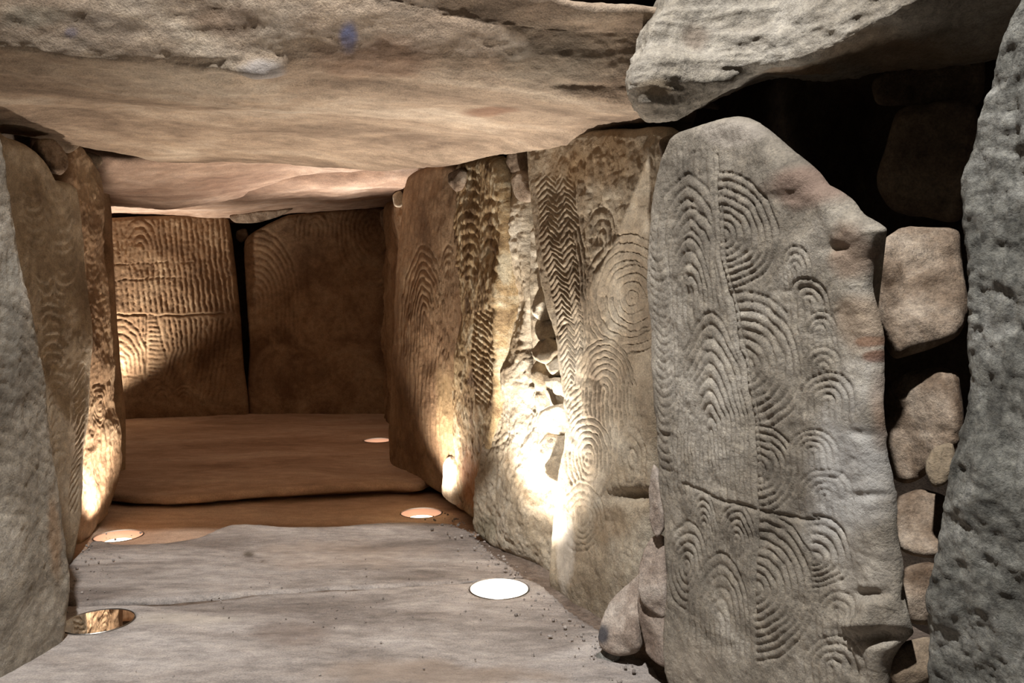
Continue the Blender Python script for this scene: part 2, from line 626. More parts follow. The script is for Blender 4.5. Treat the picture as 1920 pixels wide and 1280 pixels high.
LAMP_R = 0.108
lamp_px = {'a': (936, 1103, 0.0), 'b': (790, 961, -0.045), 'c': (709, 825, 0.02), 'd': (222, 1004, -0.045), 'e': (185, 1164, 0.0)}
LP = {k: ground(u, v, z) for k, (u, v, z) in lamp_px.items()}
LP['f'] = np.array([-3.57, 6.76, 0.02])

# mound's mass above the stones: unseen sheet added to block stray overhead light
Pc, nc, mc = flat_ground('light_block_ceiling', -5.0, 2.6, 1.5, 8.6, 2.32, 0.0, 0.06, 4, None)
Pc[:, 2] += 0.05 * fbm(Pc, 4, 4, 12, 0.5, True)
Ic = np.arange(nc * mc).reshape(nc, mc)
qc = np.stack([Ic[:-1, :-1], Ic[:-1, 1:], Ic[1:, 1:], Ic[1:, :-1]], -1).reshape(-1, 4)
keep = ((Pc[:, 0] > 0.75) | (Pc[:, 1] > 2.45)) | ((Pc[:, 0] > 0.4) & (Pc[:, 1] > 2.0))
qc = qc[keep[qc].all(1)]
add_mesh('light_block_ceiling', Pc, [qc], M['rubble'], kind='structure')
P, n, m = flat_ground('floor', -5.0, 2.6, -0.6, 8.6, -0.075, 0.012, 0.025, 3, M['dirt'])
for k, p in LP.items():       # pits for the lamp housings
    near = np.hypot(P[:, 0] - p[0], P[:, 1] - p[1]) < LAMP_R + 0.03
    P[near, 2] = -0.18
P[:, 2] += 0.062 * smooth(3.5, 3.25, P[:, 1] - 0.2 * (P[:, 0] + 1)) * (P[:, 2] > -0.12)
I = np.arange(n * m).reshape(n, m)
q = np.stack([I[:-1, :-1], I[1:, :-1], I[1:, 1:], I[:-1, 1:]], -1).reshape(-1, 4)
floor = add_mesh('floor', P, [q], M['dirt'], origin=np.zeros(3), kind='structure')

backing('wall_right', (0.0, 5.9), (2.2, 0.2), -0.1, 2.6, 5, M['rubble'])
backing('wall_left', (-1.75, 0.2), (-3.15, 4.6), -0.1, 2.6, 6, M['rubble'])
backing('wall_back', (-4.6, 7.95), (-0.2, 7.95), -0.1, 2.6, 7, M['rubble'])
backing('wall_chamber_left', (-4.3, 4.4), (-4.3, 8.1), -0.1, 2.6, 8, M['rubble'])
backing('wall_chamber_right', (-0.4, 8.1), (-0.1, 5.6), -0.1, 2.6, 9, M['rubble'])

UPP = lambda z: (np.array([0, 0, z]), np.array([1.0, 0, 0]), np.array([0, 1.0, 0]), np.array([0, 0, 1.0]))
GO = lambda pts, z: [tuple(ground(u, v, z)[:2]) for u, v in pts]


def paving(outline_px, z, mat, seed, lamps='', rough=0.012, extra=None, res=0.014, rs=2.5, edge=0.018, stains=None, bumps=None):
    pl = GO(outline_px, z) if extra is None else extra
    holes = [(LP[k][0], LP[k][1], LAMP_R + 0.003) for k in lamps]
    return slab('paving_slab', UPP(z), pl, 0.1, mat, res=res, edge=edge, rough=rough, rs=rs, seed=seed, holes=holes, cap=False, jag=0.02,
                onpx=False, parent=floor, smoothn=160, micro=0.001, stains=stains, bumps=bumps)


g = lambda u, v, z=0.0: tuple(ground(u, v, z)[:2])
# nearest slab, second slab, sunken strip, chamber slab
paving(None, 0.0, M['floor'], 21, 'ae',
       extra=[g(60, 1137), g(180, 1133), g(300, 1131), g(400, 1122), g(500, 1113), g(600, 1109), g(750, 1099), g(880, 1092), g(985, 1084), g(1040, 1112), g(1080, 1150), g(1130, 1185), (0.40, 2.2), (0.5, 1.9), (0.6, 1.4), (0.35, 0.4), (-1.4, 0.4), (-1.55, 1.5), (-1.52, 2.2)],
       stains=[(560, 1190, 90, 30, (120, 104, 94), 0.5), (330, 1160, 120, 14, (196, 186, 172), 0.5), (820, 1262, 260, 30, (150, 132, 116), 0.6)])
paving(None, 0.0, M['floor'], 22, 'aebd',
       extra=[g(172, 1013), g(230, 1018), g(320, 1013), g(380, 1003), g(432, 984), g(480, 982), g(540, 987), g(620, 985), g(700, 979), g(760, 976), g(850, 981), g(890, 1000),
              g(925, 1035), g(965, 1062), g(985, 1076), g(970, 1082), g(880, 1088), g(750, 1095), g(600, 1105), g(500, 1109), g(400, 1118), g(300, 1127), g(180, 1129), g(125, 1130),
              g(120, 1075)],
       stains=[(466, 1039, 16, 9, (92, 82, 72), 0.9), (492, 1052, 8, 4, (96, 84, 74), 0.8), (640, 1040, 200, 30, (176, 158, 142), 0.4)])
paving(None, -0.045, M['floor_warm'], 23, 'bd', rough=0.014,
       extra=[g(140, 930, -.045), g(340, 936, -.045), g(500, 924, -.045), g(640, 917, -.045), g(790, 910, -.045), g(880, 950, -.045), g(940, 1040, -.045), g(800, 1000, -.045), g(600, 1010, -.045), g(430, 1012, -.045),
              g(330, 1040, -.045), g(120, 1045, -.045)])
paving(None, 0.02, M['floor_warm'], 24, 'cf', rough=0.014, res=0.018, edge=0.035,
       extra=[(-4.25, 4.9), g(215, 926, .02), g(340, 932, .02), g(420, 926, .02), g(500, 919, .02), g(640, 913, .02), g(740, 908, .02), g(800, 905, .02), (-0.45, 5.4), (-0.75, 7.8), (-4.25, 7.8)],
       bumps=[(500, 900, 300, 20, 0.02)])

# ------------------------------------------------------------------ floor uplights
M['steel'] = plain_mat('brushed_steel', (150, 146, 140), 0.35, 1.0)
M['reflector_on'] = plain_mat('lit_reflector', (200, 150, 120), 0.5, 0.0, 0.55, (1.0, 0.55, 0.36))
M['lens_on'] = plain_mat('lit_lens', (255, 245, 230), 0.3, 0.0, 4.0, (1.0, 0.9, 0.76))
M['lens_white'] = plain_mat('bright_lit_lens', (255, 250, 245), 0.3, 0.0, 9.0, (1.0, 0.95, 0.9))
M['dark_lens'] = plain_mat('unlit_reflector', (14, 14, 13), 0.15, 0.0)
gm = bpy.data.materials.new('lamp_glass'); gm.use_nodes = True
b = gm.node_tree.nodes['Principled BSDF']
b.inputs['Transmission Weight'].default_value = 1.0
b.inputs['Roughness'].default_value = 0.02
b.inputs['IOR'].default_value = 1.45
b.inputs['Base Color'].default_value = (0.9, 0.92, 0.9, 1)
M['glass'] = gm


def lathe(name, prof, mat, parent, loc, n=48, flat=False):
    a = np.linspace(0, 2 * np.pi, n, endpoint=False)
    V = np.concatenate([np.stack([r * np.cos(a), r * np.sin(a), np.full(n, z)], 1) for r, z in prof])
    k = len(prof)
    I = np.arange(n * k).reshape(k, n)
    J = np.roll(I, -1, 1)
    q = np.stack([I[:-1], J[:-1], J[1:], I[1:]], -1).reshape(-1, 4)
    F = [q]
    me = add_mesh(name, V, F, mat, origin=np.zeros(3), parent=parent, flat=flat)
    return me


def uplight(key_, label, on, energy, target, col=(1.0, 0.80, 0.60), size=130, blend=0.7, soft=0.04, white=False):
    p = LP[key_]
    e = bpy.data.objects.new('floor_uplight', None)
    COL.objects.link(e)
    e.location = p
    tag(e, label, 'floor lamp', 'round uplights sunk in the floor')
    R = LAMP_R
    lathe('rim', [(R - 0.004, -0.004), (R - 0.004, 0.001), (R - 0.002, 0.002), (R, 0.0), (R, -0.05), (R - 0.003, -0.05), (R - 0.003, -0.006), (R - 0.004, -0.004)], M['steel'], e, p, flat=True)
    if on:
        lathe('reflector', [(R - 0.005, -0.004), (R * 0.66, -0.022), (R * 0.64, -0.03), (R * 0.2, -0.034)], M['lens_on'] if white else M['reflector_on'], e, p)
        lathe('lens', [(R * (0.8 if white else 0.58), -0.028), (R * 0.42, -0.024), (R * 0.2, -0.022), (0.0005, -0.021)], M['lens_white' if white else 'lens_on'], e, p)
        ld = bpy.data.lights.new('uplight_beam', 'SPOT')
        ld.energy = energy
        ld.color = col
        ld.spot_size = math.radians(size)
        ld.spot_blend = blend
        ld.shadow_soft_size = soft
        lo = bpy.data.objects.new('uplight_beam', ld)
        COL.objects.link(lo)
        lo.parent = e
        lo.location = (0, 0, 0.035)
        d = Vector(target) - Vector(p)
        lo.rotation_euler = d.to_track_quat('-Z', 'Y').to_euler()
    else:
        lathe('reflector', [(R - 0.004, -0.008), (R * 0.8, -0.03), (R * 0.3, -0.034), (0.0005, -0.034)], M['dark_lens'], e, p, flat=True)
        lathe('glass', [(0.0005, 0.0), (R - 0.004, 0.0), (R - 0.004, -0.006), (0.0005, -0.006)], M['glass'], e, p, flat=True)
    return e


uplight('a', 'brightest glowing round uplight on the right, beside the white-lit stone', True, 180, LP['a'] + np.array([0.10, 0.18, 1.0]), (1.0, 0.93, 0.85), 108, 1.0, white=True)
uplight('b', 'glowing round uplight with a pink rim in the sunken brown floor strip, right side', True, 82, LP['b'] + np.array([0.06, -0.04, 1.0]), (1.0, 0.87, 0.75), 124, 0.9)
uplight('c', 'far glowing uplight on the chamber floor, half hidden by the right-hand standing stone', True, 310, LP['c'] + np.array([0.0, -0.26, 1.0]), (1.0, 0.89, 0.80), 74, 1.0)
uplight('d', 'glowing round uplight at the foot of the left wall', True, 90, LP['d'] + np.array([-0.10, 0.14, 1.0]), (1.0, 0.87, 0.75), 112, 0.8)
uplight('e', 'unlit dark round uplight with glossy glass beside the left foreground stone', False, 0, None)
uplight('f', 'uplight hidden round the left corner of the chamber', True, 290, LP['f'] + np.array([0.05, 0.10, 1.0]), (1.0, 0.87, 0.74), 104, 1.0)

# ------------------------------------------------------------------ engraving shorthands


def arch(cx, cy, a, b, n, foot=30, clip=None, **k):
    return dict(k='arch', p=(cx, cy, a, b, n), foot=foot, clip=clip, **k)


def lines(xl, xr, ys, n, **k):
    return dict(k='lines', p=(xl, xr, ys, n), **k)


def rungs(xl, xr, ys, sp, shp, **k):
    return dict(k='rungs', p=(xl, xr, ys, sp, shp), **k)


def line(pts, wd=3.0, **k):
    return dict(k='line', p=(pts, wd), **k)


# ------------------------------------------------------------------ right wall, near to far
AX_Y = [290, 364, 473, 527, 623, 691, 773, 842, 900, 961, 1152, 1280]
AX_X = [1342, 1342, 1353, 1364, 1380, 1391, 1405, 1410, 1415, 1418, 1418, 1420]
RGT = [(AX_X, AX_Y, 1)]
LFT = [([x - 9 for x in AX_X], AX_Y, -1)]
r5 = [
    lines([1228, 1225, 1224, 1226, 1235], [1262, 1262, 1268, 1275, 1290], [380, 480, 640, 800, 930], 5, depth=0.6),
    rungs([1222, 1222, 1226, 1230], [1258, 1256, 1262, 1266], [420, 600, 760, 900], 17, 'cup', amp=26, depth=0.55),
    lines([1266, 1268, 1285, 1300], [1345, 1352, 1368, 1408], [280, 430, 560, 940], 7, depth=0.7),
    arch(1292, 420, 58, 95, 4, 50, LFT, pw=1.6),
    arch(1300, 470, 44, 80, 4, 60, LFT, pw=1.7, depth=0.9),
    arch(1296, 540, 38, 95, 4, 40, LFT, pw=1.7),
    arch(1330, 830, 74, 245, 10, 80, LFT, pw=1.75),
    arch(1357, 442, 104, 118, 8, clip=RGT, b2=100),
    arch(1395, 690, 112, 142, 8, clip=RGT, b2=118),
    arch(1416, 880, 74, 82, 6, clip=RGT, b2=84),
    arch(1495, 505, 28, 45, 3, 30, depth=0.8), arch(1512, 565, 36, 42, 3, 42), arch(1530, 620, 30, 38, 3, 38, depth=0.85),
    arch(1534, 690, 32, 40, 3, 40, depth=0.85), arch(1546, 752, 55, 55, 4, 24), arch(1520, 850, 46, 45, 4, 30, depth=0.7), arch(1540, 930, 50, 50, 4, 30, depth=0.6),
    arch(1316, 992, 26, 66, 5, 45), arch(1378, 1010, 36, 62, 5, 50), arch(1285, 1065, 38, 85, 5, b2=75),
    arch(1348, 1168, 60, 132, 6, 50, pw=1.7),
    arch(1420, 1104, 106, 140, 9, clip=[([1418, 1418], [900, 1300], 1)], b2=135),
    arch(1520, 1052, 68, 84, 5, clip=[([1514, 1516], [900, 1300], 1)], b2=50),
    arch(1562, 1160, 38, 48, 3, 45, depth=0.9), arch(1556, 1252, 58, 56, 4, 40, depth=0.9),
    line([(1277, 907), (1341, 934), (1415, 957), (1502, 974), (1525, 975)], 4.0, depth=1.1),
    line(list(zip(AX_X, AX_Y))[:11], 2.6, depth=1.1),
    line([(x + 9, y) for x, y in list(zip(AX_X, AX_Y))[1:9]], 2.2, depth=0.7),
]
slab('standing_stone', wallplane((0.355, 2.10), (0.70, 1.36), 0.02),
     [(1256, 262), (1290, 236), (1335, 222), (1378, 217), (1412, 228), (1452, 258), (1480, 280), (1520, 305), (1548, 345), (1572, 358), (1606, 394), (1634, 414), (1652, 430),
      (1642, 456), (1630, 490), (1624, 540), (1632, 600), (1642, 660), (1648, 760), (1652, 860), (1662, 930), (1668, 1010), (1674, 1090), (1686, 1170), (1672, 1215), (1654, 1260), (1644, 1340), (1600, 1440), (1400, 1400), (1290, 1345),
      (1255, 1270), (1244, 1180), (1250, 1090), (1240, 980), (1232, 860), (1222, 740), (1216, 600), (1218, 480), (1228, 370)],
     0.24, M['grey'], res=0.0032, edge=0.035, rough=0.018, rs=3.4, seed=51, carve=r5, cdepth=0.0056, jag=0.008, wob=2.2, back=0.42, rid=0.006,
     bumps=[(1572, 466, 22, 9, -0.008), (1556, 445, 9, 20, -0.006), (1590, 430, 50, 30, 0.010), (1500, 330, 60, 40, 0.012), (1585, 640, 60, 80, -0.012), 
            (1640, 1196, 34, 14, -0.030), (1630, 1140, 22, 40, 0.022), (1605, 1170, 30, 16, 0.022), (1672, 1120, 14, 26, 0.02), (1625, 1115, 24, 10, -0.02), (1620, 1010, 50, 60, 0.012),
            (1380, 262, 90, 24, -0.006), (1630, 930, 40, 8, -0.006), (1552, 372, 18, 36, 0.012)],
     stains=[(1515, 350, 70, 50, (136, 112, 98), 0.7), (1590, 470, 40, 60, (138, 112, 92), 0.6), (1612, 640, 26, 12, (98, 56, 34), 0.9), (1628, 668, 20, 12, (104, 60, 38), 0.8),
             (1600, 600, 50, 60, (176, 150, 124), 0.5), (1640, 780, 22, 90, (150, 118, 94), 0.6), (1585, 900, 90, 190, (198, 195, 190), 0.65), (1600, 1060, 80, 90, (192, 184, 172), 0.5), (1300, 1240, 60, 60, (176, 164, 148), 0.5),
             (1370, 250, 70, 28, (172, 162, 150), 0.6)],
     label='broad grey standing stone densely engraved with nested arches, in the right foreground', cat='standing stone')

r6 = [arch(1890, 320, 40, 120, 3, 80, depth=0.6), lines([1850, 1830, 1810], [1930, 1920, 1900], [150, 500, 900], 4, depth=0.4)]
slab('standing_stone', wallplane((0.705, 1.36), (1.02, 0.55)),
     [(1925, -30), (1880, 80), (1850, 170), (1822, 260), (1800, 340), (1800, 440), (1808, 540), (1800, 640), (1795, 760), (1785, 880), (1768, 980), (1752, 1060), (1742, 1130), (1736, 1250), (1750, 1450), (1900, 1750),
      (2300, 2100), (2600, 1500), (2600, 300), (2300, -120), (2050, -140)],
     0.28, M['cool'], res=0.005, edge=0.04, rough=0.035, rs=4.5, seed=61, carve=r6, cdepth=0.006, micro=0.006, rid=0.009, rids=16,
     bumps=[(1850, 900, 30, 120, 0.012), (1880, 620, 40, 60, -0.004), (1800, 1190, 40, 30, -0.006)],
     label='rough grey-green standing stone filling the right edge of the view', cat='standing stone')

chev_y = [330, 450, 560, 700, 800]
r4 = [
    lines([1062, 1062, 1085], [1132, 1118, 1110], [300, 400, 470], 4, depth=0.8),
    rungs([1002, 1012, 1036, 1056, 1064], [1036, 1050, 1068, 1082, 1086], chev_y, 11, 'v', amp=18),
    rungs([1036, 1050, 1068, 1082, 1086], [1072, 1084, 1094, 1104, 1104], chev_y, 12, 'v', amp=20),
    lines([1070, 1084, 1094, 1100], [1084, 1098, 1108, 1112], [430, 520, 640, 760], 2),
    arch(1178, 552, 86, 112, 7, clip=[([1095, 1104, 1112], [420, 560, 700], 1)], b2=112),
    arch(1185, 560, 52, 62, 4, b2=60),
    arch(1125, 450, 26, 60, 3, 10, depth=0.5),
    lines([1112, 1118, 1124], [1200, 1206, 1204], [760, 850, 930], 9, depth=0.9),
    arch(1134, 730, 58, 92, 8, 60),
    rungs([1066, 1070, 1076], [1090, 1100, 1112], [720, 800, 870], 12, 'rise', amp=10),
    arch(1104, 862, 44, 80, 6, b2=80),
    arch(1090, 975, 42, 70, 5, clip=[([1058, 1058], [800, 1100], 1)], b2=60),
    arch(1180, 860, 26, 60, 3, b2=70, depth=0.8),
]
slab('standing_stone', wallplane((0.150, 2.884), (0.480, 2.204)),
     [(994, 264), (1040, 254), (1100, 244), (1180, 240), (1262, 246), (1262, 400), (1256, 560), (1248, 700), (1236, 800), (1228, 880), (1226, 990), (1215, 1090), (1190, 1200), (1160, 1195), (1118, 1170), (1070, 1146), (1040, 1116),
      (1033, 1060), (1040, 980), (1048, 900), (1060, 820), (1056, 740), (1046, 650), (1028, 580), (1010, 500), (1000, 420), (992, 330)],
     0.24, M['beige'], res=0.0036, edge=0.035, rough=0.018, rs=3.4, seed=71, carve=r4, cdepth=0.0062, wob=2.0, rid=0.006,
     bumps=[(1185, 930, 40, 14, -0.045), (1150, 925, 40, 30, 0.014), (1140, 1050, 60, 60, 0.015), (1075, 1090, 30, 40, 0.012)],
     stains=[(1130, 300, 120, 60, (140, 112, 76), 0.6), (1140, 980, 40, 40, (130, 106, 76), 0.5), (1060, 1050, 20, 90, (196, 188, 176), 0.6)],
     label='tall beige standing stone with herringbone and ring engravings, left of the broad arched one', cat='standing stone')

r3c = [rungs([902, 908, 925], [930, 938, 945], [600, 680, 740], 11, 'fall', amp=10), arch(925, 792, 30, 20, 4, b2=46, depth=1.0)]
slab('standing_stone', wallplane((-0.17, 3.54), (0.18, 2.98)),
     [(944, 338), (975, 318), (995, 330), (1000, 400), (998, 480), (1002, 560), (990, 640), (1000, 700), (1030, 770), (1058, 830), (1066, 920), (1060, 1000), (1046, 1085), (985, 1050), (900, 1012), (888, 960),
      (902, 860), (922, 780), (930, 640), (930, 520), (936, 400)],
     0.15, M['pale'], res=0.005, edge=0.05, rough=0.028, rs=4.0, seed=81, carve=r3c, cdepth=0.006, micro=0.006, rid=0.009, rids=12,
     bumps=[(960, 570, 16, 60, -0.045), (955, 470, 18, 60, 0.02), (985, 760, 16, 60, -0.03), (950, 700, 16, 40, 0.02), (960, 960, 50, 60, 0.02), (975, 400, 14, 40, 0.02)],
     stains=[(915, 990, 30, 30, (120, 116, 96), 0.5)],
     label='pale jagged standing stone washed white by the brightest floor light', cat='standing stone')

r2c = [
    rungs([858, 860, 864], [896, 894, 892], [318, 420, 520], 20, 'arch', amp=18),
    rungs([898, 898, 900], [936, 934, 930], [360, 420, 520], 25, 'arch', amp=24),
    rungs([890, 884, 890], [928, 926, 918], [580, 660, 760], 12, 'fall', amp=16),
    rungs([843, 845], [858, 860], [400, 560], 15, 'rise', amp=10, depth=0.7),
]
slab('standing_stone', wallplane((-0.275, 4.02), (-0.12, 3.46)),
     [(866, 300), (900, 292), (938, 296), (946, 380), (944, 520), (938, 680), (932, 800), (918, 880), (900, 970), (880, 962), (868, 930), (862, 850), (852, 740), (844, 620), (838, 520), (842, 420), (852, 340)],
     0.16, M['mottled'], res=0.006, edge=0.05, rough=0.022, rs=3.0, seed=91, carve=r2c, cdepth=0.009, micro=0.004, rid=0.006,
     bumps=[(866, 700, 14, 120, 0.02), (855, 600, 10, 30, -0.02)],
     stains=[(885, 900, 20, 70, (186, 126, 78), 0.6), (860, 640, 16, 120, (178, 160, 126), 0.5)],
     label='narrow mottled standing stone with stacked wave engravings beside the pale jagged one', cat='standing stone')

r1c = [
    lines([752, 745, 738, 732], [846, 850, 852, 856], [330, 440, 640, 900], 16, depth=0.35),
    arch(797, 600, 44, 140, 9, 60, pw=1.8),
    arch(842, 520, 14, 60, 4, 60, depth=0.8),
    lines([770, 768, 775], [835, 838, 840], [660, 760, 860], 9, depth=0.8),
]
slab('standing_stone', wallplane((-0.80, 5.1), (-0.27, 4.05)),
     [(768, 338), (795, 314), (838, 306), (868, 320), (880, 500), (880, 800), (880, 955), (845, 940), (795, 908), (738, 875), (732, 800), (742, 640), (752, 480)],
     0.2, M['brown'], res=0.0075, edge=0.05, rough=0.03, rs=2.5, seed=101, carve=r1c, cdepth=0.008,
     stains=[(840, 760, 24, 120, (180, 158, 118), 0.5)],
     label='brown standing stone with nested arches, last on the right before the chamber', cat='standing stone')

slab('standing_stone', wallplane((-1.19, 7.3), (-0.86, 6.2)),
     [(725, 390), (740, 376), (775, 376), (790, 500), (790, 812), (726, 800), (722, 700), (724, 500)],
     0.25, M['brown'], res=0.012, edge=0.04, rough=0.05, rs=4.0, seed=102, micro=0.006,
     label='narrow side stone of the chamber, lit as a thin vertical strip', cat='standing stone')

# ------------------------------------------------------------------ chamber back stones
blc = [
    lines([196, 205, 212], [420, 425, 440], [408, 480, 585], 22, depth=1.1),
    arch(262, 470, 34, 60, 4, 30, depth=1.1),
    line([(212, 497), (300, 492), (360, 492)], 1.3, depth=0.8), line([(212, 526), (280, 522), (340, 520)], 1.3, depth=0.8),
    line([(214, 588), (300, 592), (420, 588)], 1.8, depth=1.0),
    lines([210, 218, 222], [278, 276, 274], [596, 660, 700], 8, depth=1.1),
    arch(222, 690, 58, 92, 7, 12, depth=1.1),
    rungs([277, 277, 277, 277], [292, 304, 318, 330], [594, 640, 680, 715], 8.5, 'flat'),
    line([(276, 592), (274, 700)], 2.5),
    line([(294, 594), (312, 670), (318, 672)], 2.5),
    lines([308, 318, 300, 290], [440, 430, 425, 420], [596, 655, 720, 760], 13, depth=1.1),
    arch(256, 732, 22, 26, 3, 20), arch(345, 745, 26, 22, 3, 14), arch(305, 752, 22, 30, 3, 14),
    line([(232, 706), (268, 702), (270, 745)], 2.5),
]
slab('standing_stone', wallplane((-3.75, 7.0), (-2.4, 7.5)),
     [(150, 420), (205, 408), (300, 402), (370, 398), (424, 402), (436, 450), (444, 520), (452, 600), (458, 690), (466, 788), (400, 796), (300, 800), (232, 805), (160, 810), (140, 600)],
     0.28, M['brown'], res=0.0085, edge=0.06, rough=0.03, rs=2.0, seed=111, carve=blc, cdepth=0.011, wob=1.4, micro=0.004,
     label='chamber back stone with rows of upright carved lines, brightly raked from the left', cat='standing stone')
brc = [
    arch(590, 430, 36, 50, 4, 10, depth=0.8), arch(700, 430, 66, 90, 8, b2=110, depth=0.9), arch(480, 560, 80, 130, 10, 90, depth=1.0),
    arch(545, 690, 30, 60, 5, 50, depth=0.4),
]
slab('standing_stone', wallplane((-2.5, 7.55), (-1.1, 7.5)),
     [(456, 452), (490, 425), (540, 402), (620, 394), (690, 388), (722, 392), (735, 480), (735, 640), (732, 790), (600, 790), (472, 790), (466, 640), (460, 540)],
     0.28, M['brown'], res=0.009, edge=0.06, rough=0.03, rs=2.0, seed=112, carve=brc, cdepth=0.010, wob=1.0,
     label='dark brown chamber back stone with faint arches, in shadow', cat='standing stone')

# ------------------------------------------------------------------ left wall
l1 = [rungs([20, 40, 62, 80], [70, 92, 108, 118], [520, 700, 900, 1100], 26, 'fall', amp=24, depth=0.7),
      rungs([-60, -50, -40], [18, 36, 58], [480, 700, 1000], 30, 'arch', amp=24, depth=0.6), arch(10, 480, 30, 90, 3, 60, depth=0.5)]
slab('standing_stone', wallplane((-1.46, 1.6), (-1.36, 2.42)),
     [(-420, 260), (-200, 200), (-20, 225), (4, 262), (20, 360), (44, 500), (74, 620), (94, 740), (106, 860), (120, 960), (124, 1080), (116, 1180), (92, 1245), (40, 1300), (-100, 1380), (-420, 1560), (-480, 900)],
     0.3, M['grey'], res=0.006, edge=0.06, rough=0.03, rs=2.5, seed=121, carve=l1, cdepth=0.005, wob=3.0, micro=0.003,
     bumps=[(20, 1000, 60, 200, 0.02)],
     stains=[(100, 1000, 20, 120, (160, 126, 92), 0.5), (20, 600, 30, 200, (150, 146, 136), 0.5)],
     label='large grey standing stone with worn zigzag engraving at the left edge', cat='standing stone')
l2 = [rungs([36, 44, 70], [75, 84, 100], [330, 430, 560], 20, 'cup', amp=22, depth=0.7), rungs([80, 88, 104], [128, 136, 146], [330, 430, 560], 20, 'cup', amp=24, depth=0.7),
      rungs([72, 90, 100], [110, 120, 130], [560, 700, 860], 18, 'arch', amp=14, depth=0.6), rungs([138, 140, 128], [158, 156, 146], [680, 820, 960], 15, 'rise', amp=16, depth=0.9)]
slab('standing_stone', wallplane((-1.77, 2.5), (-1.82, 3.24)),
     [(-60, 240), (10, 255), (45, 268), (80, 300), (105, 335), (140, 350), (152, 440), (162, 560), (166, 660), (160, 800), (150, 940), (128, 1062), (60, 1100), (-80, 1200), (-100, 700)],
     0.26, M['beige'], res=0.006, edge=0.04, rough=0.02, rs=2.5, seed=131, carve=l2, cdepth=0.007, wob=2.0,
     label='olive-brown standing stone with faint arcs, second from the left edge', cat='standing stone')
l3 = [rungs([160, 166, 172, 178], [188, 190, 200, 208], [400, 500, 560, 640], 15, 'cup', amp=20, depth=0.55), arch(190, 760, 14, 40, 4, b2=40),
      lines([160, 158, 162], [206, 210, 208], [800, 880, 960], 6)]
slab('standing_stone', wallplane((-1.9, 3.38), (-1.99, 4.0)),
     [(122, 280), (160, 284), (186, 330), (190, 420), (198, 560), (210, 700), (217, 800), (217, 890), (200, 960), (180, 990), (158, 1018), (140, 1028), (120, 900), (110, 600)],
     0.26, M['brown'], res=0.0055, edge=0.045, rough=0.04, rs=3.5, seed=141, carve=l3, cdepth=0.006, wob=2.0, micro=0.004, rid=0.008, rids=7,
     label='slim brown standing stone with a brightly lit edge above the left floor light', cat='standing stone')
slab('standing_stone', wallplane((-2.85, 4.62), (-2.3, 4.82)),
     [(90, 320), (186, 318), (203, 350), (206, 420), (214, 560), (224, 700), (234, 800), (233, 900), (210, 920), (100, 930), (60, 600)],
     0.3, M['brown'], res=0.012, edge=0.05, rough=0.03, rs=3.0, seed=151,
     label='dark jamb stone on the left where the passage opens into the chamber', cat='standing stone')

# ------------------------------------------------------------------ capstones
A = at
c1 = []
for row in [
    # top back, top front, face upper, face lower, arris, under 1, under 2, under 3, back edge, back upper
    [(-420, -300, 3.0), (-420, -420, 1.98), (-420, -120, 2.02), (-420, 60, 2.08), (-420, 92, 2.13), (-420, 150, 2.4), (-420, 205, 2.75), (-420, 218, 3.0), (-420, 240, 3.25), (-420, 60, 3.3)],
    [(-100, -200, 3.2), (-100, -300, 2.08), (-100, -60, 2.12), (-100, 72, 2.19), (-100, 98, 2.25), (-100, 150, 2.5), (-100, 206, 2.85), (-100, 224, 3.1), (-100, 246, 3.3), (-100, 80, 3.4)],
    [(80, -180, 3.4), (80, -300, 2.10), (80, -40, 2.14), (80, 88, 2.21), (80, 112, 2.27), (80, 160, 2.55), (80, 206, 2.9), (80, 236, 3.05), (80, 254, 3.4), (80, 80, 3.5)],
    [(300, -150, 3.6), (300, -300, 2.11), (300, -30, 2.15), (300, 108, 2.23), (300, 134, 2.3), (300, 175, 2.55), (300, 214, 2.95), (300, 250, 3.2), (300, 302, 3.8), (300, 120, 3.9)],
    [(430, -150, 3.6), (430, -290, 2.11), (430, -20, 2.15), (430, 118, 2.23), (430, 152, 2.30), (430, 184, 2.55), (430, 214, 2.9), (430, 255, 3.25), (430, 302, 3.8), (430, 120, 3.9)],
    [(540, -150, 3.6), (540, -280, 2.11), (540, -10, 2.15), (540, 100, 2.22), (540, 138, 2.3), (540, 180, 2.5), (540, 215, 2.85), (540, 260, 3.3), (540, 302, 3.8), (540, 120, 3.9)],
    [(720, -120, 3.5), (720, -200, 2.12), (720, 0, 2.15), (720, 90, 2.21), (720, 140, 2.28), (720, 185, 2.45), (720, 225, 2.8), (720, 268, 3.2), (720, 310, 3.7), (720, 120, 3.8)],
    [(900, 130, 3.3), (900, -80, 2.14), (900, 40, 2.17), (900, 110, 2.22), (900, 160, 2.29), (900, 200, 2.42), (900, 232, 2.7), (900, 262, 3.0), (900, 290, 3.25), (900, 120, 3.4)],
    [(1070, 205, 3.0), (1070, 16, 2.12), (1070, 55, 2.14), (1070, 110, 2.19), (1070, 160, 2.24), (1070, 200, 2.30), (1070, 225, 2.45), (1070, 240, 2.68), (1070, 262, 2.85), (1070, 120, 3.0)],
    [(1220, 195, 2.9), (1220, 26, 2.16), (1220, 64, 2.18), (1220, 110, 2.21), (1220, 155, 2.24), (1220, 196, 2.28), (1220, 218, 2.38), (1220, 230, 2.5), (1220, 242, 2.64), (1220, 140, 2.8)],
    [(1350, 205, 2.8), (1340, 60, 2.36), (1330, 90, 2.36), (1310, 120, 2.36), (1304, 160, 2.32), (1300, 196, 2.32), (1296, 216, 2.4), (1296, 226, 2.5), (1296, 238, 2.58), (1310, 160, 2.7)],
]:
    c1.append([at(u, v, d) for u, v, d in row])
